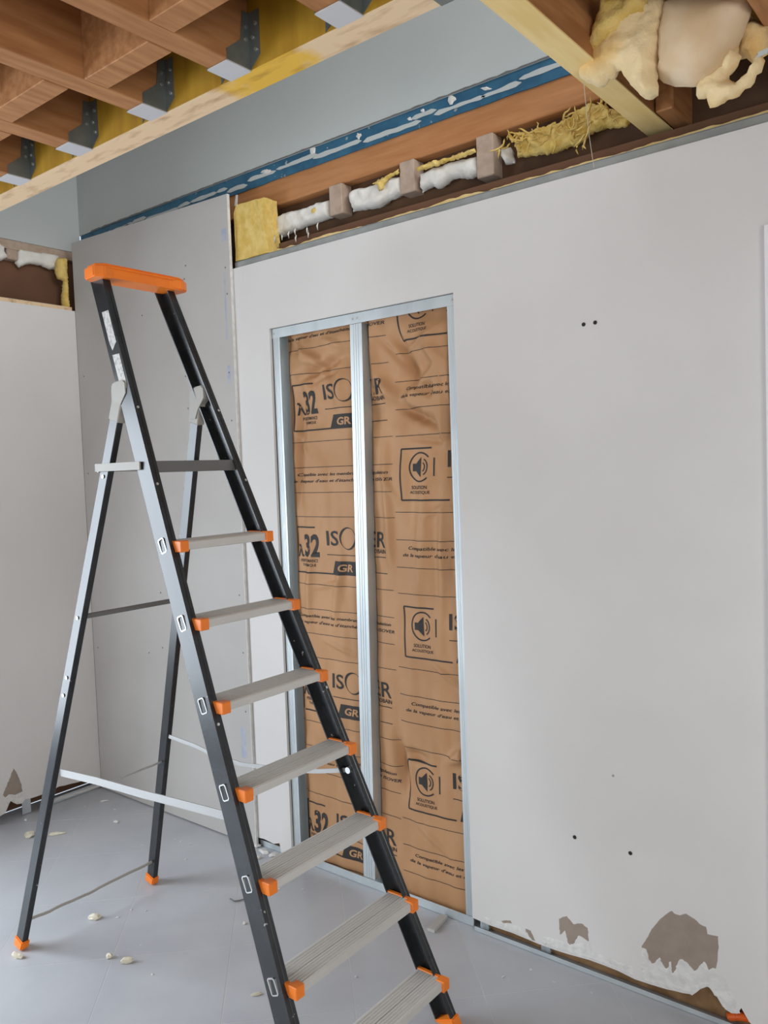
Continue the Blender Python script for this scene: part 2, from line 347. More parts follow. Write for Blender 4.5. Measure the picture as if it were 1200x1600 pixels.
# torn patches on the left wall
def patchL(name, zp, m, lift, s=.008):
    pl = [(PX(a/7.5, 1150+b/7.5, 0).y, PX(a/7.5, 1150+b/7.5, 0).z) for a, b in zp]
    bm = bmesh.new(); pillow(bm, pl, lift, s, lambda a, b, c: (.0003+abs(c) if c > 0 else .0001, a, b), jit=.2, nz=.5, nscale=60, flatten=.004); return link(name, bm, m, wall_left)
patchL('torn_patch', [(160, 375), (205, 450), (250, 560), (262, 655), (180, 690), (100, 685), (60, 720), (30, 690), (100, 530)], 'torn', .0006)
patchL('bare_plaster', [(100, 685), (180, 690), (262, 655), (275, 730), (260, 785), (200, 795), (130, 755), (80, 850), (45, 745)], 'plaster', .0012)

# ================================================================ GREY PANEL IN THE CORNER
pt = [PY(119, 377, -.0135), PY(356, 302, -.0135)]
panel = thing('plasterboard_panel', 'tall bare grey plasterboard panel standing in the corner beside the white wall', 'plasterboard')
bm = bmesh.new(); slab(bm, [(.001, -.0135, .006), (1.2, -.0135, .006), (1.2, -.0135, pt[1].z), (.001, -.0135, pt[0].z)], (0, .0125, 0)); link('board', bm, 'panel', panel)
scr = [(352, 418), (355, 459), (358, 582), (362, 657), (290, 588), (294, 638), (288, 436), (290, 415), (131, 588), (138, 740), (251, 926), (254, 1012), (374, 930), (380, 1020), (384, 1112), (233, 1020), (222, 493), (243, 800), (247, 863), (153, 1012)]
for u, v in scr:
    p = PY(u, v, -.0135)
    if p.x < .02 or p.x > 1.19: continue
    bm = bmesh.new(); disc(bm, (p.x, -.0135, p.z), .0042, 'y', 8, .0008); link('screw_head', bm, 'bard', panel)
for u0, u1, v0, v1 in ((345, 354, 358, 376), (349, 356, 425, 530), (355, 361, 572, 600), (376, 386, 1135, 1185), (372, 382, 1235, 1262)):
    a = PY(u0, v0, -.0135); b = PY(u1, v1, -.0135)
    bm = bmesh.new(); pillow(bm, [(a.x, b.z), (b.x, b.z), (b.x, a.z), (a.x, a.z)], .0003, .012, lambda x, z, c: (x, -.0136-abs(c) if c > 0 else -.0136, z), jit=.2, seed=u0); link('chalk_mark', bm, 'pencil', panel)
bm = bmesh.new(); bx(bm, 1.2, 1.203, -.0135, -.0012, .006, pt[1].z); link('cut_edge', bm, 'plaster', panel)

# ================================================================ STEEL FRAME IN THE OPENING
def stud(name, label, x0, x1, z0, z1, open_right, group=None, depth=.0475, lean=0.0):
    """C-shaped stud: room flange at y .0135, web on the visible side"""
    t = thing(name, label, 'steel stud', group=group); yb_ = .0145+depth
    bm = bmesh.new(); bx(bm, x0, x1, .0135, .0145, z0, z1); link('flange', bm, 'galv', t)
    wx = x1-.0012 if not open_right else x0
    bm = bmesh.new(); bx(bm, wx, wx+.0012, .0145, yb_, z0, z1); link('web', bm, 'galv', t)
    bm = bmesh.new(); bx(bm, x0, x1, yb_, yb_+.001, z0, z1); link('flange', bm, 'galv', t)
    for k in range(3 if x1-x0 > .036 else 2):
        xx = x0+(x1-x0)*(.3+.2*k); bm = bmesh.new(); sweep(bm, [(-.0018, 0), (0, -.0012), (.0018, 0)], (xx, .0135, z0), (xx, .0135, z1), (1, 0, 0), (0, 1, 0)); link('rib', bm, 'galv', t)
    if lean:
        for ch in t.children:
            for v in ch.data.vertices: v.co.x -= lean*(1-v.co.z/2.2)
    return t
stud('steel_stud', 'galvanised steel stud on the side of the opening near the ladder', DX0+.003, DX0+.043, .006, DZ-.006, True)
stud('steel_stud', 'wide ribbed galvanised steel stud dividing the opening in two', 1.830, 1.888, .034, DZ-.041, False, depth=.047, lean=.036)
stud('steel_stud', 'galvanised steel stud on the side of the opening by the torn patches', DX1-.036, DX1-.002, .006, DZ-.006, True)
t = thing('steel_track', 'galvanised steel track across the head of the opening', 'steel track')
box('flange', 'galv', (DX0+.002, DX1-.002, .0118, .0128, DZ-.040, DZ-.002), t)
box('web', 'galv', (DX0+.003, DX1-.003, .0150, .064, DZ-.006, DZ-.0045), t)
for x in (DX0+.012, 1.846, 1.868, DX1-.012):
    bm = bmesh.new(); disc(bm, (x, .0118, DZ-.022), .0045, 'y', 10, .0015); link('screw_head', bm, 'screw', t)
t = thing('steel_track', 'galvanised steel track on the floor across the opening', 'steel track')
box('flange', 'galv', (DX0+.02, DX1-.002, .0095, .0108, .0015, .034), t)
box('web', 'galv', (DX0+.02, DX1-.002, .0108, .062, .0015, .003), t)
box('flange', 'galv', (DX0+.02, DX1-.002, .0610, .062, .003, .034), t)
for y in (.024, .036, .048): box('rib', 'galv', (DX0+.045, 1.826, y, y+.004, .0031, .006), t)
# tracks along the floor under the torn boards and along the top of the wall
t = thing('steel_track', 'grey steel floor track showing under the torn foot of the white wall', 'steel track')
box('flange', 'galv', (DX1+.012, RX, -.0085, -.0072, .0015, .017), t); box('web', 'galv', (DX1+.012, RX, -.0072, .020, .0015, .003), t)
t = thing('steel_track', 'short grey steel floor track between the grey panel and the opening', 'steel track')
box('flange', 'galv', (1.2, DX0-.004, .0135, .0148, .0015, .026), t); box('web', 'galv', (1.2, DX0-.004, .0148, .062, .0015, .003), t)
t = thing('steel_track', 'grey steel floor track under the torn wall with the triangular patch', 'steel track')
box('flange', 'galv', (-.0160, -.0148, -.33, -.02, .0015, .03), t); box('web', 'galv', (-.062, -.0160, -.33, -.02, .0015, .003), t)
t = thing('steel_track', 'grey steel track along the top edge of the white wall', 'steel track')
box('flange', 'track', (1.204, RX, .0130, .0142, 2.47, 2.527), t); box('web', 'track', (1.204, RX, .0142, .058, 2.5285, 2.53), t)
for i, (u, v) in enumerate(((759, 1470), (854, 1487))):
    p = PY(u, v, .02); stud('steel_stud', ['grey stud foot in the wall gap right beside the opening', 'grey stud foot in the wall gap near the small torn patch'][i], p.x-.016, p.x+.018, .004, 2.46, True, depth=.008)
p = PX(41, 1262, -.02); t = thing('steel_stud', 'grey stud foot in the gap under the triangular torn patch', 'steel stud')
box('flange', 'galv', (-.0172, -.0162, p.y-.022, p.y+.022, .004, 2.4), t); box('web', 'galv', (-.06, -.0172, p.y+.020, p.y+.022, .004, 2.4), t)

# ================================================================ KRAFT INSULATION IN THE OPENING
def smooth(e0, e1, x): t = max(0, min(1, (x-e0)/(e1-e0))); return t*t*(3-2*t)
def ridge(x, z, ax, az, bx_, bz, wd):
    dx, dz = bx_-ax, bz-az; L = dx*dx+dz*dz; t = max(0, min(1, ((x-ax)*dx+(z-az)*dz)/L))
    d = math.hypot(x-ax-t*dx, z-az-t*dz); return math.exp(-(d/wd)**2)*math.sin(math.pi*min(1, max(0, .08+.84*t)))
CREASE = [(1.53, 2.10, 1.68, 2.05, .020, .018), (1.62, 2.11, 1.70, 2.00, .016, -.012), (1.50, 2.00, 1.78, 2.08, .018, -.014), (2.02, 2.12, 2.12, 1.93, .022, -.020), (2.12, 1.93, 2.24, 1.99, .020, .022), (2.03, 1.86, 2.20, 1.78, .018, -.018), (2.06, 1.90, 2.22, 1.84, .03, .018), (2.20, 1.98, 2.225, 1.72, .016, .022), (2.16, 2.06, 2.27, 1.96, .018, .016), (1.92, 1.98, 2.02, 1.88, .02, .012), (2.00, .56, 2.10, .55, .02, -.014), (1.96, .62, 2.0, .40, .022, -.018), (2.2, .56, 2.28, .62, .02, .018), (2.14, 1.62, 2.10, 1.2, .03, .010), (2.22, 1.6, 2.19, 1.1, .018, .010), (1.72, 1.3, 1.66, 1.0, .02, .007), (1.55, 1.35, 1.52, 1.0, .016, .006), (1.52, 1.9, 1.49, 1.5, .018, -.012), (1.95, 1.75, 1.97, 1.2, .02, .009)]
CREASE += [(1.50, 2.16, 1.62, 2.06, .009, .007), (1.58, 1.98, 1.76, 2.03, .008, -.006), (1.66, 2.15, 1.80, 2.10, .010, .006), (1.49, 1.80, 1.55, 1.70, .009, .006), (2.05, 2.05, 2.22, 2.13, .009, .006), (1.94, 2.12, 2.06, 2.00, .010, -.007), (2.10, 1.80, 2.22, 1.88, .008, .006), (2.08, 1.74, 2.24, 1.72, .009, -.006), (1.93, 1.62, 2.02, 1.50, .010, .005), (2.12, 1.45, 2.24, 1.50, .010, .005), (1.60, .95, 1.78, .90, .009, .005), (1.56, 1.16, 1.76, 1.20, .009, .004), (2.14, .92, 2.26, .84, .010, .006), (2.05, .30, 2.20, .20, .010, .005), (1.56, .52, 1.74, .46, .009, .004)]
def kraft_y(x, z):
    def bay(a, b): t = (x-a)/(b-a); return max(0, math.sin(math.pi*max(0, min(1, t))))**.6 if 0 < t < 1 else 0
    xl = x+.036*(1-z/2.2)
    y = .062 - .018*bay(1.40, 1.86) - .022*bay(1.85, 2.33)
    k = .45+1.25*smooth(1.55, 1.95, z)
    y += .015*k*noise.noise(Vector((x*6, z*6, 1.3))) + .009*k*noise.noise(Vector((x*14, z*11, 4.1))) + .006*noise.noise(Vector((x*24, z*4, 7.7)))
    for ax, az, b, c, wd, am in CREASE: y -= 2.2*am*ridge(x, z, ax, az, b, c, wd)
    e = 1-smooth(.030, .052, abs(xl-1.859)); lo = .020+.046*e
    if x < DX0+.06 or x > DX1-.05: lo = .0640
    return min(.106, max(y, lo))
batt = thing('insulation_batt', 'brown kraft-faced insulation with black print filling the steel-framed opening', 'insulation')
X0, X1, Z0, Z1, NX, NZ = 1.395, 2.32, .0035, 2.215, 130, 300
bm = bmesh.new(); G = []
for j in range(NZ+1):
    row = []
    for i in range(NX+1):
        x = X0+(X1-X0)*i/NX; z = Z0+(Z1-Z0)*j/NZ
        row.append(bm.verts.new((x, kraft_y(x, z), z)))
    G.append(row)
for j in range(NZ):
    for i in range(NX): bm.faces.new((G[j][i], G[j][i+1], G[j+1][i+1], G[j+1][i]))
kraft = link('kraft_facing', bm, 'kraft', batt, True)
box('wool_core', 'wool', (X0, X1, .112, .145, Z0, Z1), batt)
def in_bay(x): return DX0+.03 < x < 1.845 or 1.87 < x < DX1-.005
def ink_ok(x, z): return X0+.004 < x < X1-.004 and Z0+.004 < z < Z1-.004
def ribbon(bm, pts, wd, closed=False):
    """flat printed line following the paper; pts in (x,z)"""
    P = [Vector(p) for p in pts]
    if closed: P.append(P[0])
    Q = []
    for a, b in zip(P, P[1:]):
        n = max(1, int((b-a).length/.010))
        for k in range(n): Q.append(a.lerp(b, k/n))
    Q.append(P[-1]); prev = None
    for i, p in enumerate(Q):
        t = Q[min(i+1, len(Q)-1)]-Q[max(i-1, 0)]
        if t.length < 1e-9: continue
        t.normalize(); nn = Vector((-t.y, t.x))*wd/2
        if not ink_ok(p.x, p.y): prev = None; continue
        pr = [bm.verts.new((q.x, kraft_y(q.x, q.y)-.0013, q.y)) for q in (p+nn, p-nn)]
        if prev: bm.faces.new((prev[0], prev[1], pr[1], pr[0]))
        prev = pr
def fillpoly(bm, pts, off=.0013, s=.01):
    B = []
    for i in range(len(pts)):
        a, b = Vector(pts[i]), Vector(pts[(i+1) % len(pts)]); k = max(1, int((b-a).length/s))
        B += [a.lerp(b, j/k) for j in range(k)]
    B = [Vector((min(max(p.x, X0+.002), X1-.002), p.y)) for p in B]
    x0, x1, y0, y1 = min(p.x for p in B), max(p.x for p in B), min(p.y for p in B), max(p.y for p in B)
    I = [Vector((x0+s*i, y0+s*j)) for i in range(1, int((x1-x0)/s)+1) for j in range(1, int((y1-y0)/s)+1)]
    I = [p for p in I if inside(p, B)]
    r = geometry.delaunay_2d_cdt(B+I, [(i, (i+1) % len(B)) for i in range(len(B))], [], 1, 1e-6)
    vs_ = [bm.verts.new((p.x, kraft_y(p.x, p.y)-off, p.y)) for p in r[0]]
    for f in r[2]: bm.faces.new([vs_[i] for i in f])
TCACHE = {}
def text_tris(s, bold, shear):
    k = (s, bold, shear)
    if k not in TCACHE:
        cu = bpy.data.curves.new('t', 'FONT'); cu.body = s; cu.size = 1; cu.offset = bold; cu.shear = shear; cu.resolution_u = 3; cu.fill_mode = 'FRONT'
        o = bpy.data.objects.new('t', cu); C.objects.link(o); bpy.context.view_layer.update()
        dg = bpy.context.evaluated_depsgraph_get(); me = bpy.data.meshes.new_from_object(o.evaluated_get(dg))
        b = bmesh.new(); b.from_mesh(me); bmesh.ops.triangulate(b, faces=b.faces)
        V = [(v.co.x, v.co.y) for v in b.verts]; b.verts.index_update(); T = [[v.index for v in f.verts] for f in b.faces]; b.free()
        bpy.data.objects.remove(o); bpy.data.curves.remove(cu); bpy.data.meshes.remove(me)
        TCACHE[k] = (V, T)
    return TCACHE[k]
def text(bm, s, x, z, wd, ht, bold=.02, shear=0.0, off=.0014):
    """text fitted in a wd x ht box, lower left at x,z"""
    V, T = text_tris(s, bold, shear)
    x0, x1 = min(v[0] for v in V), max(v[0] for v in V); y0, y1 = min(v[1] for v in V), max(v[1] for v in V)
    P = [(x+(a-x0)/(x1-x0)*wd, z+(b-y0)/(y1-y0)*ht) for a, b in V]; vm = {}
    for t in T:
        if not all(ink_ok(*P[i]) for i in t): continue
        f = []
        for i in t:
            if i not in vm: vm[i] = bm.verts.new((P[i][0], kraft_y(*P[i])-off, P[i][1]))
            f.append(vm[i])
        bm.faces.new(f)
def common(bm, x, z):
    text(bm, 'IS', x+.180, z-.072, .062, .060, .012); text(bm, 'VER', x+.332, z-.072, .152, .060, .012)
    # the big O: a thin open crescent pair
    n = 40; pts = [(x+.289+.0385*math.cos(k*2*math.pi/n), z-.042+.0425*math.sin(k*2*math.pi/n)) for k in range(n+1)]
    for k in range(n):
        a = k*2*math.pi/n; ribbon(bm, [pts[k], pts[k+1]], .0016+.0085*max(0, math.cos(a-2.45))**2+.0075*max(0, math.cos(a+.75))**2)
    text(bm, 'SAINT-GOBAIN', x+.335, z-.094, .150, .016, .012)
    ribbon(bm, [(x+.180, z-.108), (x+.485, z-.108)], .0032); ribbon(bm, [(x+.335, z-.170), (x+.485, z-.170)], .003)
    fillpoly(bm, [(x+.205, z-.188), (x+.222, z-.132), (x+.332, z-.132), (x+.332, z-.188)])
    for dz in (-.232, -.335, -.437, -.535): ribbon(bm, [(x-.055, z+dz), (x+.51, z+dz)], .0022)
    text(bm, 'Compatible avec les membranes de régulation', x+.002, z-.374, .49, .0165, .014, .22)
    text(bm, "de la vapeur d'eau et d'étanchéité à l'air ISOVER", x-.025, z-.400, .535, .0165, .014, .22)
def cell_lambda(x, z):
    bm = bmesh.new()
    ribbon(bm, [(x+.115, z), (x, z)], .006); ribbon(bm, [(x, z), (x, z-.185)], .006); ribbon(bm, [(x, z-.185), (x+.21, z-.185)], .006)
    text(bm, '32', x+.052, z-.122, .085, .094, .035); text(bm, 'λ', x+.014, z-.122, .034, .052, .03)
    text(bm, 'PERFORMANCE', x+.030, z-.143, .095, .013, .01); text(bm, 'THERMIQUE', x+.040, z-.162, .075, .013, .01)
    common(bm, x, z); link('print', bm, 'ink', kraft)
    bm = bmesh.new(); text(bm, 'GR', x+.243, z-.174, .068, .030, .03, .15, off=.0022); link('print', bm, 'kraft', kraft)
def cell_icon(x, z):
    bm = bmesh.new()
    ribbon(bm, [(x+.135, z), (x, z)], .006); ribbon(bm, [(x, z), (x, z-.188)], .006); ribbon(bm, [(x, z-.188), (x+.21, z-.188)], .006)
    cx, cz, r = x+.085, z-.068, .052
    pts = [(cx+r*.92*math.cos(math.radians(a)), cz+r*math.sin(math.radians(a))) for a in range(42, 322, 10)]; ribbon(bm, pts, .0055)
    ribbon(bm, [(cx+.060, cz+.032), (cx+.060, cz-.034)], .0055)
    fillpoly(bm, [(cx-.034, cz-.015), (cx-.034, cz+.013), (cx-.018, cz+.013), (cx+.005, cz+.036), (cx+.005, cz-.037), (cx-.018, cz-.015)], s=.006)
    for r0 in (.014, .026):
        ribbon(bm, [(cx+.008+r0*.9*math.cos(math.radians(a)), cz+r0*1.15*math.sin(math.radians(a))) for a in range(-70, 71, 14)], .0045)
    text(bm, 'SOLUTION', cx-.042, z-.148, .075, .013, .012); text(bm, 'ACOUSTIQUE', cx-.050, z-.167, .094, .013, .012)
    common(bm, x+.02, z); link('print', bm, 'ink', kraft)
for k in range(-1, 4): cell_lambda(1.480 if k == 0 else 1.464-.003*k, 1.985-.578*k)
for k in range(-1, 3): cell_icon(2.030-.010*k, 1.703-.583*k)

# insulation behind the right part of the wall, seen in the gap at its foot
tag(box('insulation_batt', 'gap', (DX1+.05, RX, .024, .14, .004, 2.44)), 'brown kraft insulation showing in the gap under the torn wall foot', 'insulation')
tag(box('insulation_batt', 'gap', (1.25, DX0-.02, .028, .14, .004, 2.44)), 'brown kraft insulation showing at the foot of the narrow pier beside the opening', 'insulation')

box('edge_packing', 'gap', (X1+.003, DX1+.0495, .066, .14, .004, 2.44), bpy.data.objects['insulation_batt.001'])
# ================================================================ GAP ABOVE THE WHITE WALL
zr0, zr1 = PY(600, 265, .10).z, PY(600, 222, .10).z
zb = PY(600, 188, .09).z
tag(box('wall_rail', 'woodx', (-.09, RX, .10, .149, zr0, zr1+.02), bev=.003), 'horizontal brown wooden rail under the blue membrane strip', 'beam')
# blue membrane with ragged plaster smear
bm = bmesh.new(); pts_t = []; pts_b = []
n = 90
def strip(bm, x0, x1, zlo, zhi, y, dep, n=90):
    lo = []; hi = []
    for i in range(n+1):
        x = x0+(x1-x0)*i/n; lo.append((x, zlo(x))); hi.append((x, zhi(x)))
    slab(bm, [(x, y, z) for x, z in lo]+[(x, y, z) for x, z in reversed(hi)], (0, dep, 0))
strip(bm, -.085, 3.4, lambda x: zr1+.002+.004*noise.noise(Vector((x*9, 3, 0))), lambda x: zb+.01, .0945, .005)
mem = tag(link('membrane_strip', bm, 'membrane'), 'blue membrane strip running along the foot of the pale upper wall', 'membrane')
def smear(x): return .5+.5*noise.noise(Vector((x*4.1, 1, 0)))+.3*noise.noise(Vector((x*17, 6, 0)))
x = .05; rs = random.Random(3)
while x < 3.0:
    ln = rs.uniform(.06, .30); dz0 = rs.uniform(-.012, .010)
    bm = bmesh.new(); strip(bm, x, x+ln, lambda q: zb-.040+dz0-.012*smear(q)*min(1, (q-x)/.02, (x+ln-q)/.02), lambda q: zb-.038+dz0+.016*smear(q+7)*max(.02, min(1, (q-x)/.02, (x+ln-q)/.02)), .0925, .003, 40); link('plaster_smear', bm, 'blue', mem)
    x += ln*rs.uniform(.8, 1.05)
for k, (u, v, a, b) in enumerate(((488, 232, 10, 22), (705, 155, 12, 16), (560, 212, 8, 10), (415, 268, 16, 8), (660, 172, 6, 6), (640, 186, 8, 6), (760, 138, 18, 5))):
    q = [(u+a*.5*math.cos(t*.7)*(1+.25*math.sin(3*t+k)), v+b*.5*math.sin(t*.7)*(1+.25*math.cos(2*t+k))) for t in range(9)]
    bm = bmesh.new(); pillow(bm, onwall(q, .0915), .003, .006, lambda x, z, c: (x, .0935-abs(c) if c > 0 else .0935, z), seed=k); link('plaster_smear', bm, 'plaster', mem)
bm = bmesh.new(); strip(bm, .02, 2.9, lambda x: zb+.001, lambda x: zb+.006+.004*noise.noise(Vector((x*30, 8, 0))), .0885, .003, 160); link('dark_seam', bm, 'bard', mem)
# cut joist stubs
for i, (u0, u1, vt, vb) in enumerate(((515, 536, 287, 335), (625, 648, 256, 301), (745, 770, 212, 276))):
    a = PY(u0, vb, .085); b = PY(u1, vt, .085)
    tag(box('joist_stub', 'stub', (a.x, a.x+.066, .085, .148, PY((u0+u1)/2, vb, .085).z, zr0-.001), bev=.003), ['sawn joist stub beside the foam block with an orange spot', 'sawn joist stub between the two foam blocks dusted with yellow wool', 'sawn joist stub beside the tangle of yellow wool'][i], 'joist stub')
# foam blocks
FO = [([(424, 338), (445, 328), (470, 322), (511, 307), (512, 337), (490, 345), (455, 358), (428, 370)], 'white foam block with an orange spot next to the yellow wool slab'),
      ([(540, 300), (548, 293), (580, 285), (605, 276), (625, 270), (626, 300), (600, 312), (585, 322), (560, 325), (543, 328)], 'white foam block between the first two joist stubs'),
      ([(650, 268), (665, 262), (700, 250), (742, 240), (746, 268), (730, 276), (700, 276), (680, 292), (668, 288), (652, 298)], 'white foam block dusted with yellow wool between joist stubs'),
      ([(776, 232), (790, 226), (797, 250), (782, 254)], 'small white foam lump under the tangle of yellow wool')]
for i, (q, lab) in enumerate(FO):
    pl = onwall(q, .085); bm = bmesh.new(); pillow(bm, pl, .032, .010, lambda x, z, c: (x, .118-c, z), jit=.25, nz=.35, nscale=30, seed=i+3, flatten=.022)
    o = tag(link('foam_block', bm, 'foam', None, True), lab, 'foam block', 'foam blocks above the white wall')
    if i == 0:
        p = PY(490, 329, .085); bm = bmesh.new(); pillow(bm, [(p.x+.014*math.cos(t), p.z+.011*math.sin(t)) for t in [k*.7 for k in range(9)]], .004, .006, lambda x, z, c: (x, .0845-c, z)); link('orange_spot', bm, 'wool', o)
def strands(pts, y, n, r, seed, spread, parent):
    """tangle of thin wool strands"""
    rs = random.Random(seed); bm = bmesh.new()
    for k in range(n):
        u, v = pts[rs.randrange(len(pts))]; c = PY(u+rs.uniform(-spread, spread), v+rs.uniform(-spread, spread)*.6, y)
        P = [c]; d = Vector((rs.uniform(-1, 1), rs.uniform(-.5, .3), rs.uniform(-.5, .5)))
        for j in range(6):
            d += Vector((rs.uniform(-.8, .8), rs.uniform(-.5, .4), rs.uniform(-.7, .7))); d.normalize(); P.append(P[-1]+d*r*3.2)
        tube(bm, P, [r*.4, r*1.2, r, r*1.3, r, r*.8, r*.3], 5)
    o = link('wool_strands', bm, 'wool', parent, True); o['kind'] = 'stuff'; return o
def tuft(px, y, T, seed, label):
    bm = bmesh.new(); pillow(bm, onwall(px, y), T, .006, lambda x, z, c: (x, y-c, z), jit=.5, nz=1.2, nscale=60, seed=seed, flatten=.012); return tag(link('wool_tuft', bm, 'wool', None, True), label, 'glass wool')
tuft([(580, 288), (590, 282), (602, 275), (616, 268), (622, 264), (624, 270), (614, 276), (606, 282), (598, 296), (592, 300), (590, 289)], .078, .008, 3, 'small yellow wool tuft on the foam between the first joist stubs')
tuft([(650, 263), (668, 254), (684, 250), (700, 246), (722, 238), (742, 231), (744, 238), (728, 244), (712, 250), (700, 252), (688, 258), (672, 262), (654, 269)], .078, .010, 4, 'yellow wool fringe lying along the top of a foam block')
tan = thing('wool_tangle', 'tangled yellow glass wool under the wooden rail beside the long beam', 'glass wool')
pl = onwall([(801, 206), (840, 195), (880, 182), (905, 162), (930, 158), (960, 168), (985, 180), (970, 196), (940, 196), (915, 206), (900, 222), (860, 236), (820, 240), (803, 244), (799, 225)], .075)
bm = bmesh.new(); pillow(bm, pl, .024, .007, lambda x, z, c: (x, .105-c+.010*noise.noise(Vector((x*55, z*55, 2))), z), jit=.5, nz=1.0, nscale=30, seed=21, flatten=.02); link('wool_body', bm, 'wool', tan, True)
strands([(800, 222), (830, 214), (860, 208), (890, 196), (910, 180), (935, 175), (900, 210), (950, 182)], .070, 70, .0028, 6, 16, tan)
# yellow wool slab at the end of the panel
a = PY(362, 405, .02); q = [(360, 338), (368, 320), (400, 311), (412, 308), (414, 345), (418, 380), (420, 405), (400, 408), (362, 412)]
pl = [(max(x, 1.204), max(z, 2.534)) for x, z in onwall(q, .018)]
bm = bmesh.new(); slab(bm, [(x, .018, z) for x, z in pl], (0, .075, 0))
bmesh.ops.triangulate(bm, faces=bm.faces); bmesh.ops.subdivide_edges(bm, edges=bm.edges[:], cuts=3, use_grid_fill=True)
for v in bm.verts:
    nz_ = noise.noise_vector(v.co*28)*.004; v.co += nz_
    v.co.y = max(v.co.y, .0150)
    v.co.x = max(v.co.x, 1.204); v.co.z = max(v.co.z, 2.532)
tag(link('wool_slab', bm, 'wool'), 'upright slab of yellow glass wool at the edge of the grey panel', 'glass wool')
# ragged paper strip just above the track, bits of white fluff
bm = bmesh.new(); strip(bm, 1.42, 4.0, lambda x: 2.531, lambda x: 2.548+.010*noise.noise(Vector((x*5, 0, 2)))+.006*noise.noise(Vector((x*25, 3, 2))), .05, .006, 200)
tag(link('paper_strip', bm, 'osb'), 'ragged torn paper edge lying above the top steel track', 'paper')
bm = bmesh.new(); bx(bm, 1.42, 4.0, .064, .085, 2.50, 2.575); tag(link('top_plate', bm, 'brownboard'), 'brown timber plate behind the top steel track', 'beam')
FL = []
for k, (u, v) in enumerate(((430, 373), (441, 369), (452, 366), (463, 372), (482, 365), (497, 353), (462, 361), (480, 358))):
    p = PY(u, v, .060); bm = bmesh.new(); tube(bm, [p+Vector((0, 0, .012)), p+Vector((.003*math.sin(k*2), -.004, 0)), p+Vector((-.002, 0, -.016))], [.002, .0035, .0015], 6)
    tag(link('fluff', bm, 'foam', None, True), 'white fluff strand hanging under the foam block by the wool slab', 'fluff', 'white fluff strands')
bm = bmesh.new(); p = PY(368, 310, .03); slab(bm, [p+Vector((-.010, 0, -.030)), p+Vector((.006, 0, -.028)), p+Vector((.012, 0, .012)), p+Vector((.002, 0, .014))], (0, .003, 0))
tag(link('board_scrap', bm, 'plaster'), 'thin white scrap standing on top of the yellow wool slab', 'scrap')

# ---------------------------------------------------------------- gap above the left wall
def L(u, v, x=-.09): return PX(u, v, x)
zl1 = PX(0, 371, -.09).z
tag(box('wall_rail', 'stub', (-.129, -.094, RY, .085, zl1-.045, zl1-.001)), 'pinkish wooden rail under the pale upper wall of the short side', 'beam')
tag(box('joist_stub', 'stub', (-.129, -.085, L(10, 390).y, L(27, 390).y, L(20, 406).z, zl1-.046), bev=.004), 'pinkish wooden stub between the two foam blocks of the short wall', 'joist stub')
FLF = [([(-8, 380), (0, 378), (9, 385), (10, 395), (15, 401), (10, 404), (0, 409), (-8, 408)], 'white foam block at the far side of the pinkish stub'),
       ([(30, 388), (50, 391), (70, 394), (95, 398), (94, 411), (90, 421), (78, 420), (65, 414), (50, 412), (40, 413), (32, 418), (25, 410), (28, 400)], 'white foam block next to the yellow wool in the corner gap')]
for i, (q, lab) in enumerate(FLF):
    bm = bmesh.new(); pillow(bm, onleft(q, -.09), .022, .009, lambda y, z, c: (-.105+c, y, z), jit=.2, nz=.3, nscale=30, seed=i+40, flatten=.018); tag(link('foam_block', bm, 'foam', None, True), lab, 'foam block', 'foam blocks above the left wall')
q = [(95, 401), (118, 403), (121, 470), (120, 484), (103, 483), (102, 460), (104, 437), (96, 435), (92, 420), (94, 408)]
pl = [(min(y, -.016), z) for y, z in onleft(q, -.02)]
bm = bmesh.new(); pillow(bm, pl, .03, .010, lambda y, z, c: (-.055+c, y, z), jit=.3, nz=.3, seed=50, flatten=.015); tag(link('wool_strip', bm, 'wool', None, True), 'strip of yellow glass wool in the corner of the gap above the left wall', 'glass wool')
lb_ = tag(box('ledge_batten', 'pine', (-.06, -.0135, RY, -.02, 2.485, 2.522), bev=.003), 'pale wooden batten along the top of the left wall', 'batten')
box('plaster_rim', 'plaster', (-.0585, -.030, -3, -.10, 2.5221, 2.5255), lb_)

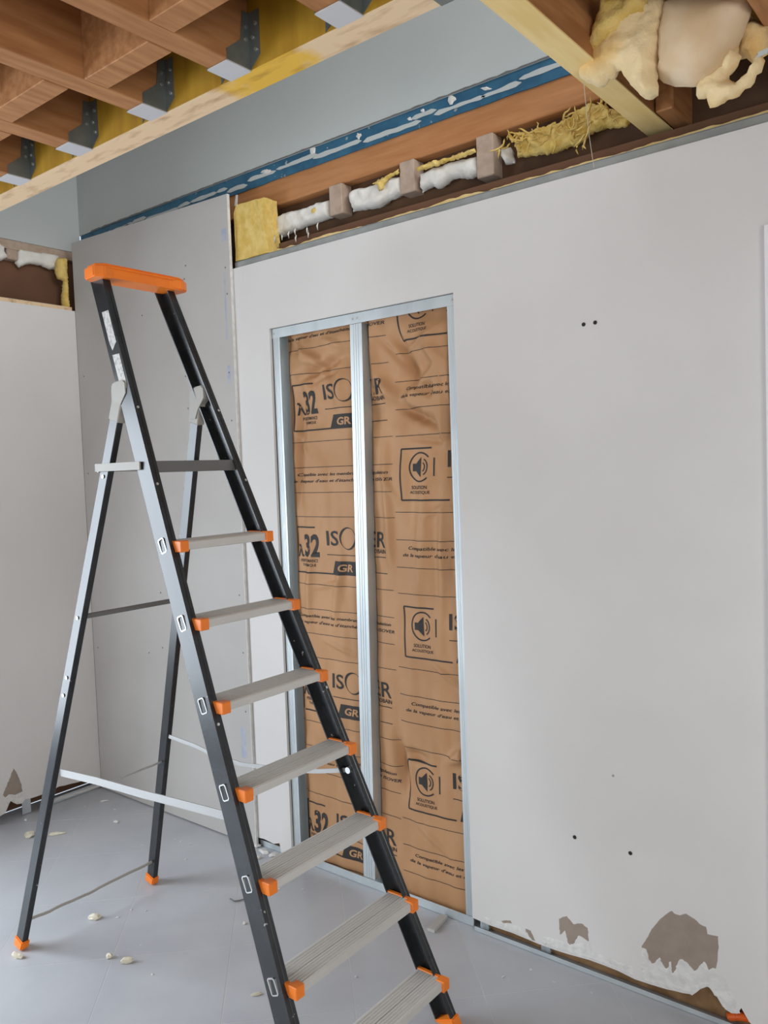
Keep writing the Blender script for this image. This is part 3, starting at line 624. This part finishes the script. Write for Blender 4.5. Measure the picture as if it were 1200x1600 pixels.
# ================================================================ CEILING JOISTS
JX = [.905, 1.255, 1.611, 1.968, 2.298, 2.651]; JW = .069
TZ = 2.60; TY0, TY1 = -.945, -.866
trim = thing('trimmer_beam', 'long ochre-sided trimmer beam carrying the joist hangers at the stair opening', 'beam')
box('beam', 'ochre', (-.085, 2.868, TY0, TY1, TZ+.003, 2.80), trim)
box('underside', 'pine_stain', (-.085, 2.868, TY0, TY1, TZ, TZ+.003), trim)
JL = ['ceiling joist on the hanger over the left edge of the pale upper wall', 'ceiling joist on the second hanger from the left wall', 'ceiling joist on the third hanger from the left wall', 'ceiling joist on the fourth hanger from the left wall', 'ceiling joist on the fifth hanger from the left wall', 'ceiling joist on the hanger next to the long beam']
JL[0] = 'ceiling joist on the first hanger from the left wall'
ORD = ['first', 'second', 'third', 'fourth', 'fifth', 'sixth']
for i, x in enumerate(JX):
    tag(box('ceiling_joist', 'wood', (x, x+JW, RY+.01, TY0-.001, TZ+.004, 2.799), bev=.002), JL[i], 'joist', 'joists hung on the trimmer beam')
    h = thing('joist_hanger', 'galvanised joist hanger holding the %s joist from the left wall' % ORD[i], 'joist hanger', group='joist hangers on the trimmer beam')
    ys = TY0-.075
    box('seat', 'seat', (x-.002, x+JW+.002, ys, TY0, TZ-.0005, TZ+.0025), h)
    for s, xx in ((1, x+JW+.0003), (-1, x-.0018)):
        bm = bmesh.new(); slab(bm, [(xx, ys, TZ), (xx, TY0, TZ), (xx, TY0, TZ+.135), (xx, TY0-.022, TZ+.135), (xx, TY0-.030, TZ+.065), (xx, ys, TZ+.028)], (.0015, 0, 0)); link('side_plate', bm, 'galvd', h)
        fx = (xx+.0015, xx+.036) if s > 0 else (xx-.035, xx)
        bm = bmesh.new(); slab(bm, [(fx[0], TY0-.0018, TZ+.004), (fx[1], TY0-.0018, TZ+.03), (fx[1], TY0-.0018, TZ+.135), (fx[0], TY0-.0018, TZ+.135)], (0, .0015, 0)); link('flange', bm, 'galvd', h)
        for k, (dz, q) in enumerate(((.045, .6), (.075, .35), (.105, .65))):
            bm = bmesh.new(); disc(bm, (fx[0]+(fx[1]-fx[0])*q, TY0-.0018, TZ+dz), .0048, 'y', 8, .003); link('screw_head', bm, 'screw', h)
        if s > 0:
            for dz, yy in ((.07, -.014), (.10, -.012)): bm = bmesh.new(); disc(bm, (xx+.0015, TY0+yy, TZ+dz), .0045, 'x', 8, .003); link('screw_head', bm, 'screw', h)
BL = [(0, 1, -1.235, -1.17), (1, 2, -1.215, -1.15), (2, 3, -1.252, -1.186), (3, 4, -1.188, -1.122), (4, 5, -1.235, -1.17)]
for i, (a, b, y0, y1) in enumerate(BL):
    tag(box('joist_blocking', 'wood', (JX[a]+JW+.001, JX[b]-.001, y0, y1, TZ+.003, 2.795), bev=.002), 'wooden blocking between the %s and %s joists from the left wall' % (ORD[a], ORD[b]), 'blocking', 'blockings between the joists')
tag(box('joist_blocking', 'wood', (JX[5]+JW+.001, 2.939, -1.20, -1.135, TZ+.003, 2.795), bev=.002), 'wooden blocking between the sixth joist and the long beam', 'blocking', 'blockings between the joists')
# long beam running through to the wall
lb = thing('long_beam', 'long beam with a yellowish underside running through to the white wall', 'beam')
box('beam', 'wood', (2.942, 3.010, RY+.01, .149, TZ+.004, 2.70), lb); box('underside', 'osb', (2.940, 3.012, RY+.01, .149, TZ, TZ+.004), lb)
box('packing_strip', 'wood', (2.945, 2.995, RY+.01, .149, 2.70, 2.80), lb)
tag(box('beam_end_block', 'wood', (3.0135, 3.065, -.02, .149, TZ+.002, 2.74), bev=.004), 'brown wooden block at the end of the long beam', 'block')
h = thing('beam_hanger', 'grey hanger joining the trimmer beam to the long beam', 'joist hanger')
box('seat', 'galvd', (2.869, 2.9385, TY0-.002, TY1+.002, TZ-.0008, TZ+.002), h); box('side_plate', 'galvd', (2.869, 2.9385, TY1+.0005, TY1+.002, TZ, TZ+.12), h); box('side_plate', 'galvd', (2.869, 2.9385, TY0-.002, TY0-.0005, TZ, TZ+.12), h)
for i, x in enumerate((3.364, 3.72, 4.07)):
    tag(box('ceiling_joist', 'wood', (x-.0, x+JW, RY+.01, .149, TZ+.002, 2.799), bev=.002), ['ceiling joist on the far side of the sagging wool from the long beam', 'second ceiling joist beyond the sagging wool', 'third ceiling joist beyond the sagging wool'][i], 'joist')

# ================================================================ SAGGING INSULATION BETWEEN BEAM AND JOIST
sag = thing('sagging_insulation', 'cream and yellow glass wool batt sagging down between the ceiling joists', 'insulation')
def lobe(name, px, y, T, m, seed, s=.014, nz=.3, nsc=12, fl=.05, jit=.25, tilt=0.0, fold=None):
    rough = 0 if m == 'veil' else .010
    pl = onwall(px, y); bm = bmesh.new(); zt = max(z for _, z in pl)
    pillow(bm, pl, T, s, lambda x, z, c: (x, y+T*.3-c-(zt-z)*tilt+rough*noise.noise(Vector((x*42, z*42, seed)))+.5*rough*noise.noise(Vector((x*95, z*95, seed))), z+.6*rough*noise.noise(Vector((x*60, z*60, seed+9)))), jit=jit, nz=nz, nscale=nsc, seed=seed, flatten=fl, fold=fold); return link(name, bm, m, sag, True)
lobe('torn_flap', [(955, -10), (1040, -10), (1034, 60), (1026, 100), (1022, 122), (1024, 140), (1012, 150), (996, 148), (986, 134), (984, 128), (968, 108), (958, 108), (942, 128), (930, 132), (905, 122), (900, 116), (912, 80), (930, 45)], -.40, .045, 'woolc', 61, s=.010, nz=.45, nsc=14, jit=.4)
lobe('fibre_edge', [(940, -10), (1012, -10), (1010, 8), (985, 22), (962, 44), (935, 68), (912, 88), (905, 84), (925, 45)], -.43, .035, 'wool', 62, s=.012, nz=.6, nsc=20)
lobe('paper_bulge', [(1036, -10), (1175, -10), (1168, 15), (1152, 55), (1142, 75), (1128, 100), (1105, 118), (1080, 130), (1050, 131), (1032, 124), (1024, 118), (1022, 60)], -.385, .075, 'veil', 63, s=.016, nz=.15, nsc=6, fl=.11, jit=.08)
lobe('torn_flap', [(1150, 60), (1156, 95), (1140, 112), (1136, 122), (1150, 128), (1165, 112), (1172, 98), (1182, 80), (1192, 92), (1186, 108), (1170, 132), (1150, 148), (1125, 162), (1108, 166), (1102, 150), (1090, 152), (1086, 135), (1100, 118), (1125, 98)], -.36, .030, 'woolc', 64, s=.009, nz=.4, nsc=18, jit=.4)
lobe('rolled_flap', [(1165, 20), (1200, 40), (1200, 80), (1186, 90), (1175, 96), (1155, 90), (1152, 60)], -.30, .03, 'woolc', 65, s=.012)
lobe('wool_layer', [(1000, -30), (1250, -30), (1250, 60), (1190, 70), (1100, 60), (1010, 60)], -.25, .05, 'wool', 66, s=.02)
bm = bmesh.new(); p = PY(1190, 88, -.37); slab(bm, [p+Vector((-.012, 0, 0)), p+Vector((.012, 0, .004)), p+Vector((.015, 0, .014)), p+Vector((-.006, 0, .012))], (0, .003, 0)); link('pale_scrap', bm, 'blue', sag)
bm = bmesh.new(); tube(bm, [PY(912, 128, -.40), PY(916, 170, -.28), PY(921, 215, -.14), PY(928, 262, -.006)], .0009, 5)
tag(link('hanging_thread', bm, 'thread'), 'thin pale thread hanging from the sagging wool down to the white wall', 'thread')

# ================================================================ STEP LADDER
YC = -.737; KX = .428
def sx(z): return 2.515-KX*z            # stile centre line
def sh(z): return .290-.069*z          # half width at stile outer faces
def rx(z): return 1.0764+.3153*z          # rear leg centre line
def rh(z): return .283-.0659*z
lad = thing('step_ladder', 'black aluminium step ladder with orange caps standing in front of the steel-framed opening', 'ladder')
NV = Vector((1, 0, KX)).normalized()    # perpendicular to the stiles, towards the user
ZTOP = 2.272
stiles = {}
for s in (-1, 1):
    P0 = Vector((sx(.018), YC+s*sh(.018), .018)); P1 = Vector((sx(ZTOP), YC+s*sh(ZTOP), ZTOP))
    D = (P1-P0).normalized(); V = NV; U = D.cross(V).normalized()
    if U.y*s > 0: U = -U                 # U points inward
    W_, T_, d = .027, .0032, .031
    prof = [(0, -d), (W_, -d), (W_, -d+.004), (T_, -d+.004), (T_, d-.004), (W_, d-.004), (W_, d), (W_*.62, d), (W_*.56, d-.0016), (W_*.44, d-.0016), (W_*.38, d), (0, d)]
    bm = bmesh.new(); sweep(bm, prof, P0, P1, U, V); stiles[s] = link('stile', bm, 'black', lad)
    # orange foot
    bm = bmesh.new(); sweep(bm, rectp(-.004, W_+.004, -d-.004, d+.006), P0-D*.03, P0+D*.004, U, V)
    for v in bm.verts: v.co.z = max(v.co.z, .001)
    bmesh.ops.bevel(bm, geom=bm.edges[:], offset=.003, segments=2, affect='EDGES'); link('foot', bm, 'orange', lad)
    # bolts on the front flange
    for z in (1.83, 1.60, .95):
        p = Vector((sx(z), YC+s*(sh(z)-.010), z))+NV*(d+.0005); bm = bmesh.new(); sweep(bm, [(.0042*math.cos(k*.785), .0042*math.sin(k*.785)) for k in range(8)], p, p+NV*.0025, D, U); link('rivet', bm, 'screw', stiles[s])
ZS = [.147, .360, .588, .803, 1.018, 1.234, 1.447]
for z in ZS:
    xn = 2.585-.431*z; hw = sh(z)-.014; dep = .098
    st = bpy.data.objects.new('step', None); C.objects.link(st); st.parent = lad
    # ribbed tread profile in (x,z), swept along y
    prof = [(xn-dep, z-.026), (xn-dep, z-.002)]
    nr = 9
    for k in range(nr):
        a = xn-dep+.004+(dep-.012)*k/nr; b_ = (dep-.012)/nr
        gr = .0035 if k == 4 else .0012
        prof += [(a, z), (a+b_*.55, z), (a+b_*.62, z-gr), (a+b_*.93, z-gr)]
    prof += [(xn-.004, z), (xn, z-.004), (xn, z-.024), (xn-.004, z-.026), (xn-.006, z-.022), (xn-.006, z-.006), (xn-dep+.004, z-.006), (xn-dep+.004, z-.026)]
    bm = bmesh.new(); sweep(bm, prof, (0, YC-hw+.011, 0), (0, YC+hw-.011, 0), (1, 0, 0), (0, 0, 1)); link('tread', bm, 'tread', st)
    for s in (-1, 1):
        bm = bmesh.new(); bx(bm, xn-dep-.003, xn-.022, *sorted((YC+s*(hw-.012), YC+s*(hw+.002))), z-.029, z+.002)
        bx(bm, xn-.022, xn+.007, *sorted((YC+s*(hw-.026), YC+s*(hw+.004))), z-.030, z+.0025)
        bmesh.ops.bevel(bm, geom=bm.edges[:], offset=.002, segments=1, affect='EDGES'); link('end_cap', bm, 'orange', st)
        # rung end ring on the outer face of the stile
        c = Vector((sx(z-.012), YC+s*(sh(z-.012)+.0004), z-.012)); D = Vector((-KX, 0, 1)).normalized()
        bm = bmesh.new()
        a1, b1, a2, b2 = .0135, .022, .0105, .019
        ou = [c+NV*p+D*q+Vector((0, s*.002, 0)) for p, q in ((-a1, -b1+.004), (-a1+.004, -b1), (a1-.004, -b1), (a1, -b1+.004), (a1, b1-.004), (a1-.004, b1), (-a1+.004, b1), (-a1, b1-.004))]
        inn = [c+NV*p+D*q+Vector((0, s*.002, 0)) for p, q in ((-a2, -b2+.003), (-a2+.003, -b2), (a2-.003, -b2), (a2, -b2+.003), (a2, b2-.003), (a2-.003, b2), (-a2+.003, b2), (-a2, b2-.003))]
        vo = [bm.verts.new(p) for p in ou]; vi = [bm.verts.new(p) for p in inn]; wo = [bm.verts.new(p-Vector((0, s*.003, 0))) for p in ou]; wi = [bm.verts.new(p-Vector((0, s*.003, 0))) for p in inn]
        for k in range(8):
            j = (k+1) % 8; bm.faces.new((vo[k], vo[j], vi[j], vi[k])); bm.faces.new((vo[k], wo[k], wo[j], vo[j])); bm.faces.new((vi[k], vi[j], wi[j], wi[k])); bm.faces.new((wo[k], wi[k], wi[j], wo[j]))
        link('rung_ring', bm, 'screw', stiles[s])
# stickers on the outer face of the left stile
for u0, v0, v1 in ((0, 2.155, 2.035), (0, 2.015, 1.905)):
    D = Vector((-KX, 0, 1)).normalized(); bm = bmesh.new()
    q = []
    for z, k in ((v0, -.012), (v0-.012, .022), (v1+.006, .022), (v1-.008, -.006), (v1+.018, -.012)):
        q.append(Vector((sx(z), YC-sh(z)-.0008, z))+NV*k)
    slab(bm, q, (0, .0006, 0)); link('sticker', bm, 'sticker', stiles[-1])
# platform
z = 1.668; xf = sx(z)+.025
pf = bpy.data.objects.new('platform', None); C.objects.link(pf); pf.parent = lad
box('deck', 'tread', (rx(z)-.035, xf-.012, YC-sh(z)+.006, YC+sh(z)-.006, z-.004, z), pf); box('front_edge', 'bard', (xf-.012, xf, YC-sh(z)+.004, YC+sh(z)-.004, z-.022, z+.012), pf)
for s in (-1, 1): box('side_arm', 'greyp', (rx(z)-.04, xf-.03, *sorted((YC+s*(sh(z)+.003), YC+s*(sh(z)+.008))), z-.012, z+.012), pf)
box('rear_edge', 'bar', (rx(z)-.04, rx(z)-.036, YC-sh(z), YC+sh(z), z-.014, z+.004), pf)
# tool tray on top
zt = ZTOP-.012; hx = sx(zt)+.022; hw = sh(zt)
pts = [(-hw-.034, -.034), (-hw-.040, .028), (-hw-.014, .050), (-hw+.020, .041), (hw-.030, .041), (hw+.010, .050), (hw+.042, .032), (hw+.040, -.030), (hw+.010, -.048), (hw-.030, -.037), (-hw+.030, -.037), (-hw-.010, -.050)]
tray = bpy.data.objects.new('tool_tray', None); C.objects.link(tray); tray.parent = lad
bm = bmesh.new(); slab(bm, [(hx+b, YC+a, zt-.006) for a, b in pts], (0, 0, .034))
bmesh.ops.bevel(bm, geom=[e for e in bm.edges], offset=.004, segments=2, affect='EDGES'); link('tray_body', bm, 'orange', tray)
bm = bmesh.new(); slab(bm, [(hx+b*.88, YC+a*.95, zt+.0285) for a, b in pts], (0, 0, .008)); bmesh.ops.bevel(bm, geom=bm.edges[:], offset=.003, segments=1, affect='EDGES'); link('tray_rim', bm, 'orange', tray)
# rear legs
RZ = 1.88
for s in (-1, 1):
    P0 = Vector((rx(.025), YC+s*rh(.025), .025)); P1 = Vector((rx(RZ), YC+s*rh(RZ), RZ)); D = (P1-P0).normalized()
    V = Vector((1, 0, -.3153)).normalized(); U = D.cross(V).normalized()
    if U.y*s > 0: U = -U
    bm = bmesh.new(); sweep(bm, rectp(0, .022, -.021, .021), P0, P1, U, V); bmesh.ops.bevel(bm, geom=bm.edges[:], offset=.002, segments=1, affect='EDGES'); leg = link('rear_leg', bm, 'black', lad)
    bm = bmesh.new(); sweep(bm, rectp(-.004, .027, -.026, .026), P0-D*.024, P0+D*.016, U, V)
    for v in bm.verts: v.co.z = max(v.co.z, .001)
    bmesh.ops.bevel(bm, geom=bm.edges[:], offset=.004, segments=2, affect='EDGES'); link('foot', bm, 'orange', lad)
    # hinge bracket: sleeve on the leg, hood bent onto the stile
    hg = bpy.data.objects.new('hinge', None); C.objects.link(hg); hg.parent = lad
    bm = bmesh.new(); sweep(bm, rectp(-.003, .026, -.025, .025), P1-D*.075, P1+D*.012, U, V); bmesh.ops.bevel(bm, geom=bm.edges[:], offset=.003, segments=1, affect='EDGES'); link('sleeve', bm, 'greyp', hg)
    yo = P1.y; y0, y1 = sorted((yo+s*.004, yo-s*.027)); q = [(-.032, -.062), (-.030, .034), (-.020, .046), (.034, .050), (.048, .042), (.050, .006), (.024, -.010), (.008, -.028), (.000, -.062)]
    bm = bmesh.new(); slab(bm, [(P1.x+a, y0, P1.z+b) for a, b in q], (0, y1-y0, 0)); bmesh.ops.bevel(bm, geom=bm.edges[:], offset=.004, segments=2, affect='EDGES'); link('hood', bm, 'greyp', hg)
    for z in (1.64, 1.19, .99, .93):
        bm = bmesh.new(); disc(bm, (rx(z), YC+s*(rh(z)+.001), z), .006, 'y', 10, .002); link('rivet', bm, 'screw', leg)
# rear cross members
for z, r, m, m2 in ((1.191, .0085, 'bard', 1), (.547, .0042, 'bar', 0), (.103, .0055, 'greyp', 0)):
    n = 24; P = []
    for k in range(n+1):
        t = k/n; y = YC+(2*t-1)*(rh(z)-.012); wob = (0 if m2 else .004*noise.noise(Vector((t*9, z*5, 0)))-.006*math.sin(math.pi*t)); P.append((rx(z), y, z+wob))
    bm = bmesh.new(); tube(bm, P, r, 8, .5 if m2 else 1); link('rear_crossbar', bm, m, lad)
# safety straps
def strap(name, pts, hgt, th, m):
    pts = [Vector(p) for p in pts]; bm = bmesh.new(); prev = None
    for p in pts:
        q = [bm.verts.new(p+Vector((0, a*th, b*hgt))) for a, b in ((-.5, -.5), (.5, -.5), (.5, .5), (-.5, .5))]
        if prev:
            for k in range(4): bm.faces.new((prev[k], prev[(k+1) % 4], q[(k+1) % 4], q[k]))
        else: bm.faces.new(q)
        prev = q
    bm.faces.new(prev[::-1]); return link(name, bm, m, lad)
zc = .66
def lerpy(u, v, ya, yb, ua, ub): t = (u-ua)/(ub-ua); return PY(u, v, ya+(yb-ya)*t)
yA, yB = YC-rh(.62)+.02, YC-sh(.62)+.02
strap('safety_strap', [lerpy(u, v, yA, yB, 95, 362) for u, v in ((95, 1207), (150, 1220), (220, 1240), (290, 1258), (362, 1277))], .024, .003, 'bar')
yA, yB = YC+rh(.62)-.018, YC+sh(.62)-.02
strap('safety_strap', [lerpy(u, v, yA, yB, 255, 545) for u, v in ((255, 1147), (304, 1165), (335, 1180), (377, 1194), (452, 1204), (500, 1205), (545, 1203))], .014, .003, 'bar')
p = PY(545, 1203, YC+sh(.62)-.03); bm = bmesh.new(); tube(bm, [p+Vector((0, -.006, 0)), p+Vector((0, .012, 0))], .010, 12); link('strap_bolt', bm, 'screw', lad)

# ================================================================ THINGS ON THE FLOOR
def chunk(u, v, a, b, hgt, m, label, seed, rot=0, name='foam_crumb', cat='crumb', group=None):
    p = PZ(u, v, .004); bm = bmesh.new(); bmesh.ops.create_icosphere(bm, subdivisions=2, radius=1); c, s = math.cos(rot), math.sin(rot)
    for vv in bm.verts:
        n = 1+.45*noise.noise(vv.co*1.3+Vector((seed*5.3, 0, 0)))+.22*noise.noise(vv.co*3.1+Vector((0, seed*3.7, 0)))
        q = vv.co*n; x, y, z = q.x*a, q.y*b, q.z*hgt
        vv.co = (p.x+x*c-y*s, p.y+x*s+y*c, max(0.0004, z+hgt*.8))
    return tag(link(name, bm, m), label, cat, group)
chunk(148, 1434, .022, .015, .011, 'crumb', 'cream foam crumb on the tiles between the rear ladder legs', 1, .6)
chunk(171, 1495, .011, .010, .010, 'crumb', 'rounder small foam crumb beside a longer one in front of the ladder rear leg', 2)
chunk(199, 1503, .020, .010, .012, 'crumb', 'long pale foam crumb lying beside a smaller round one', 3, .9)
chunk(27, 1495, .022, .010, .011, 'crumb', 'white foam crumb lying against the orange foot of the rear ladder leg', 4, .5)
chunk(46, 1305, .022, .030, .010, 'crumb', 'cream foam lump near the torn left wall foot', 5, .8)
chunk(88, 1303, .042, .009, .007, 'crumb', 'long thin cream foam sliver near the torn left wall foot', 6, .95)
chunk(181, 1284, .014, .009, .006, 'plaster', 'white plaster flake behind the ladder below the corner', 7, .2, 'plaster_flake', 'flake')
chunk(163, 1251, .020, .006, .004, 'plaster', 'thin white plaster flake on the floor nearest the corner', 8, .9, 'plaster_flake', 'flake')
chunk(40, 1281, .010, .008, .005, 'plaster', 'tiny white plaster flake in front of the stud foot', 9, 0, 'plaster_flake', 'flake')
chunk(401, 1553, .020, .006, .005, 'crumb', 'pale foam sliver on the tiles beside the front ladder stile', 10, .9)
chunk(382, 1442, .007, .006, .005, 'plaster', 'tiny white plaster bead beside the front ladder stile', 11, 0, 'plaster_flake', 'flake')
for k, (u, v, r) in enumerate(((413, 1331, .028), (400, 1322, .02), (428, 1336, .022), (405, 1340, .014))):
    chunk(u, v, r, r*.6, .008, 'plaster', 'white plaster rubble on the floor at the foot of the narrow wall pier', 20+k, .5*k, 'plaster_rubble', 'rubble', 'plaster rubble by the pier')
rs = random.Random(5)
for k, (u, v) in enumerate(((282, 1314), (296, 1318), (290, 1342), (205, 1420), (184, 1432), (228, 1422), (238, 1521), (436, 1388), (473, 1388), (133, 1259), (179, 1264), (786, 1525), (950, 1515), (556, 1525))):
    chunk(u, v, rs.uniform(.004, .007), rs.uniform(.003, .005), .002, 'plaster', 'speck of white plaster dust on the grey tiles', 60+k, k, 'plaster_speck', 'speck', 'plaster specks on the floor')
# bent wire on the floor
bm = bmesh.new(); tube(bm, [PZ(u, v, .004+dz) for u, v, dz in ((359, 1404, .006), (366, 1408, .001), (374, 1407, 0), (381, 1405, .001), (388, 1397, .002), (394, 1390, .003))], .0025, 6)
tag(link('bent_strip', bm, 'bard'), 'thin bent grey strip on the tiles behind the front ladder stile', 'strip')
# board offcuts
def offcut(a, b, wd, hgt, label):
    A, B = PZ(*a, 0), PZ(*b, 0); d = (B-A).normalized(); U = Vector((-d.y, d.x, 0))
    bm = bmesh.new(); sweep(bm, rectp(-wd/2, wd/2, .0008, hgt), A, B, U, (0, 0, 1)); bmesh.ops.bevel(bm, geom=bm.edges[:], offset=.001, segments=1, affect='EDGES'); return tag(link('board_offcut', bm, 'panel'), label, 'offcut')
offcut((673, 1457), (694, 1434), .030, .0125, 'short grey board offcut lying against the floor track of the opening')
offcut((456, 1369), (486, 1351), .014, .010, 'narrow grey board offcut on the floor behind the ladder steps')
# orange conduit at the foot of the wall
a = PY(1152, 1594, .03); bm = bmesh.new(); P = []; r = []
for k in range(31):
    t = k/30; P.append((a.x-.02+.06*t, .0185-.003*math.sin(t*2.2), .016+.022*math.sin(t*1.7)*(1-.1*t))); r.append(.0125 if k % 2 else .0105)
tube(bm, P, r, 12); tag(link('conduit', bm, 'conduit'), 'orange corrugated conduit poking out at the torn foot of the wall', 'conduit')
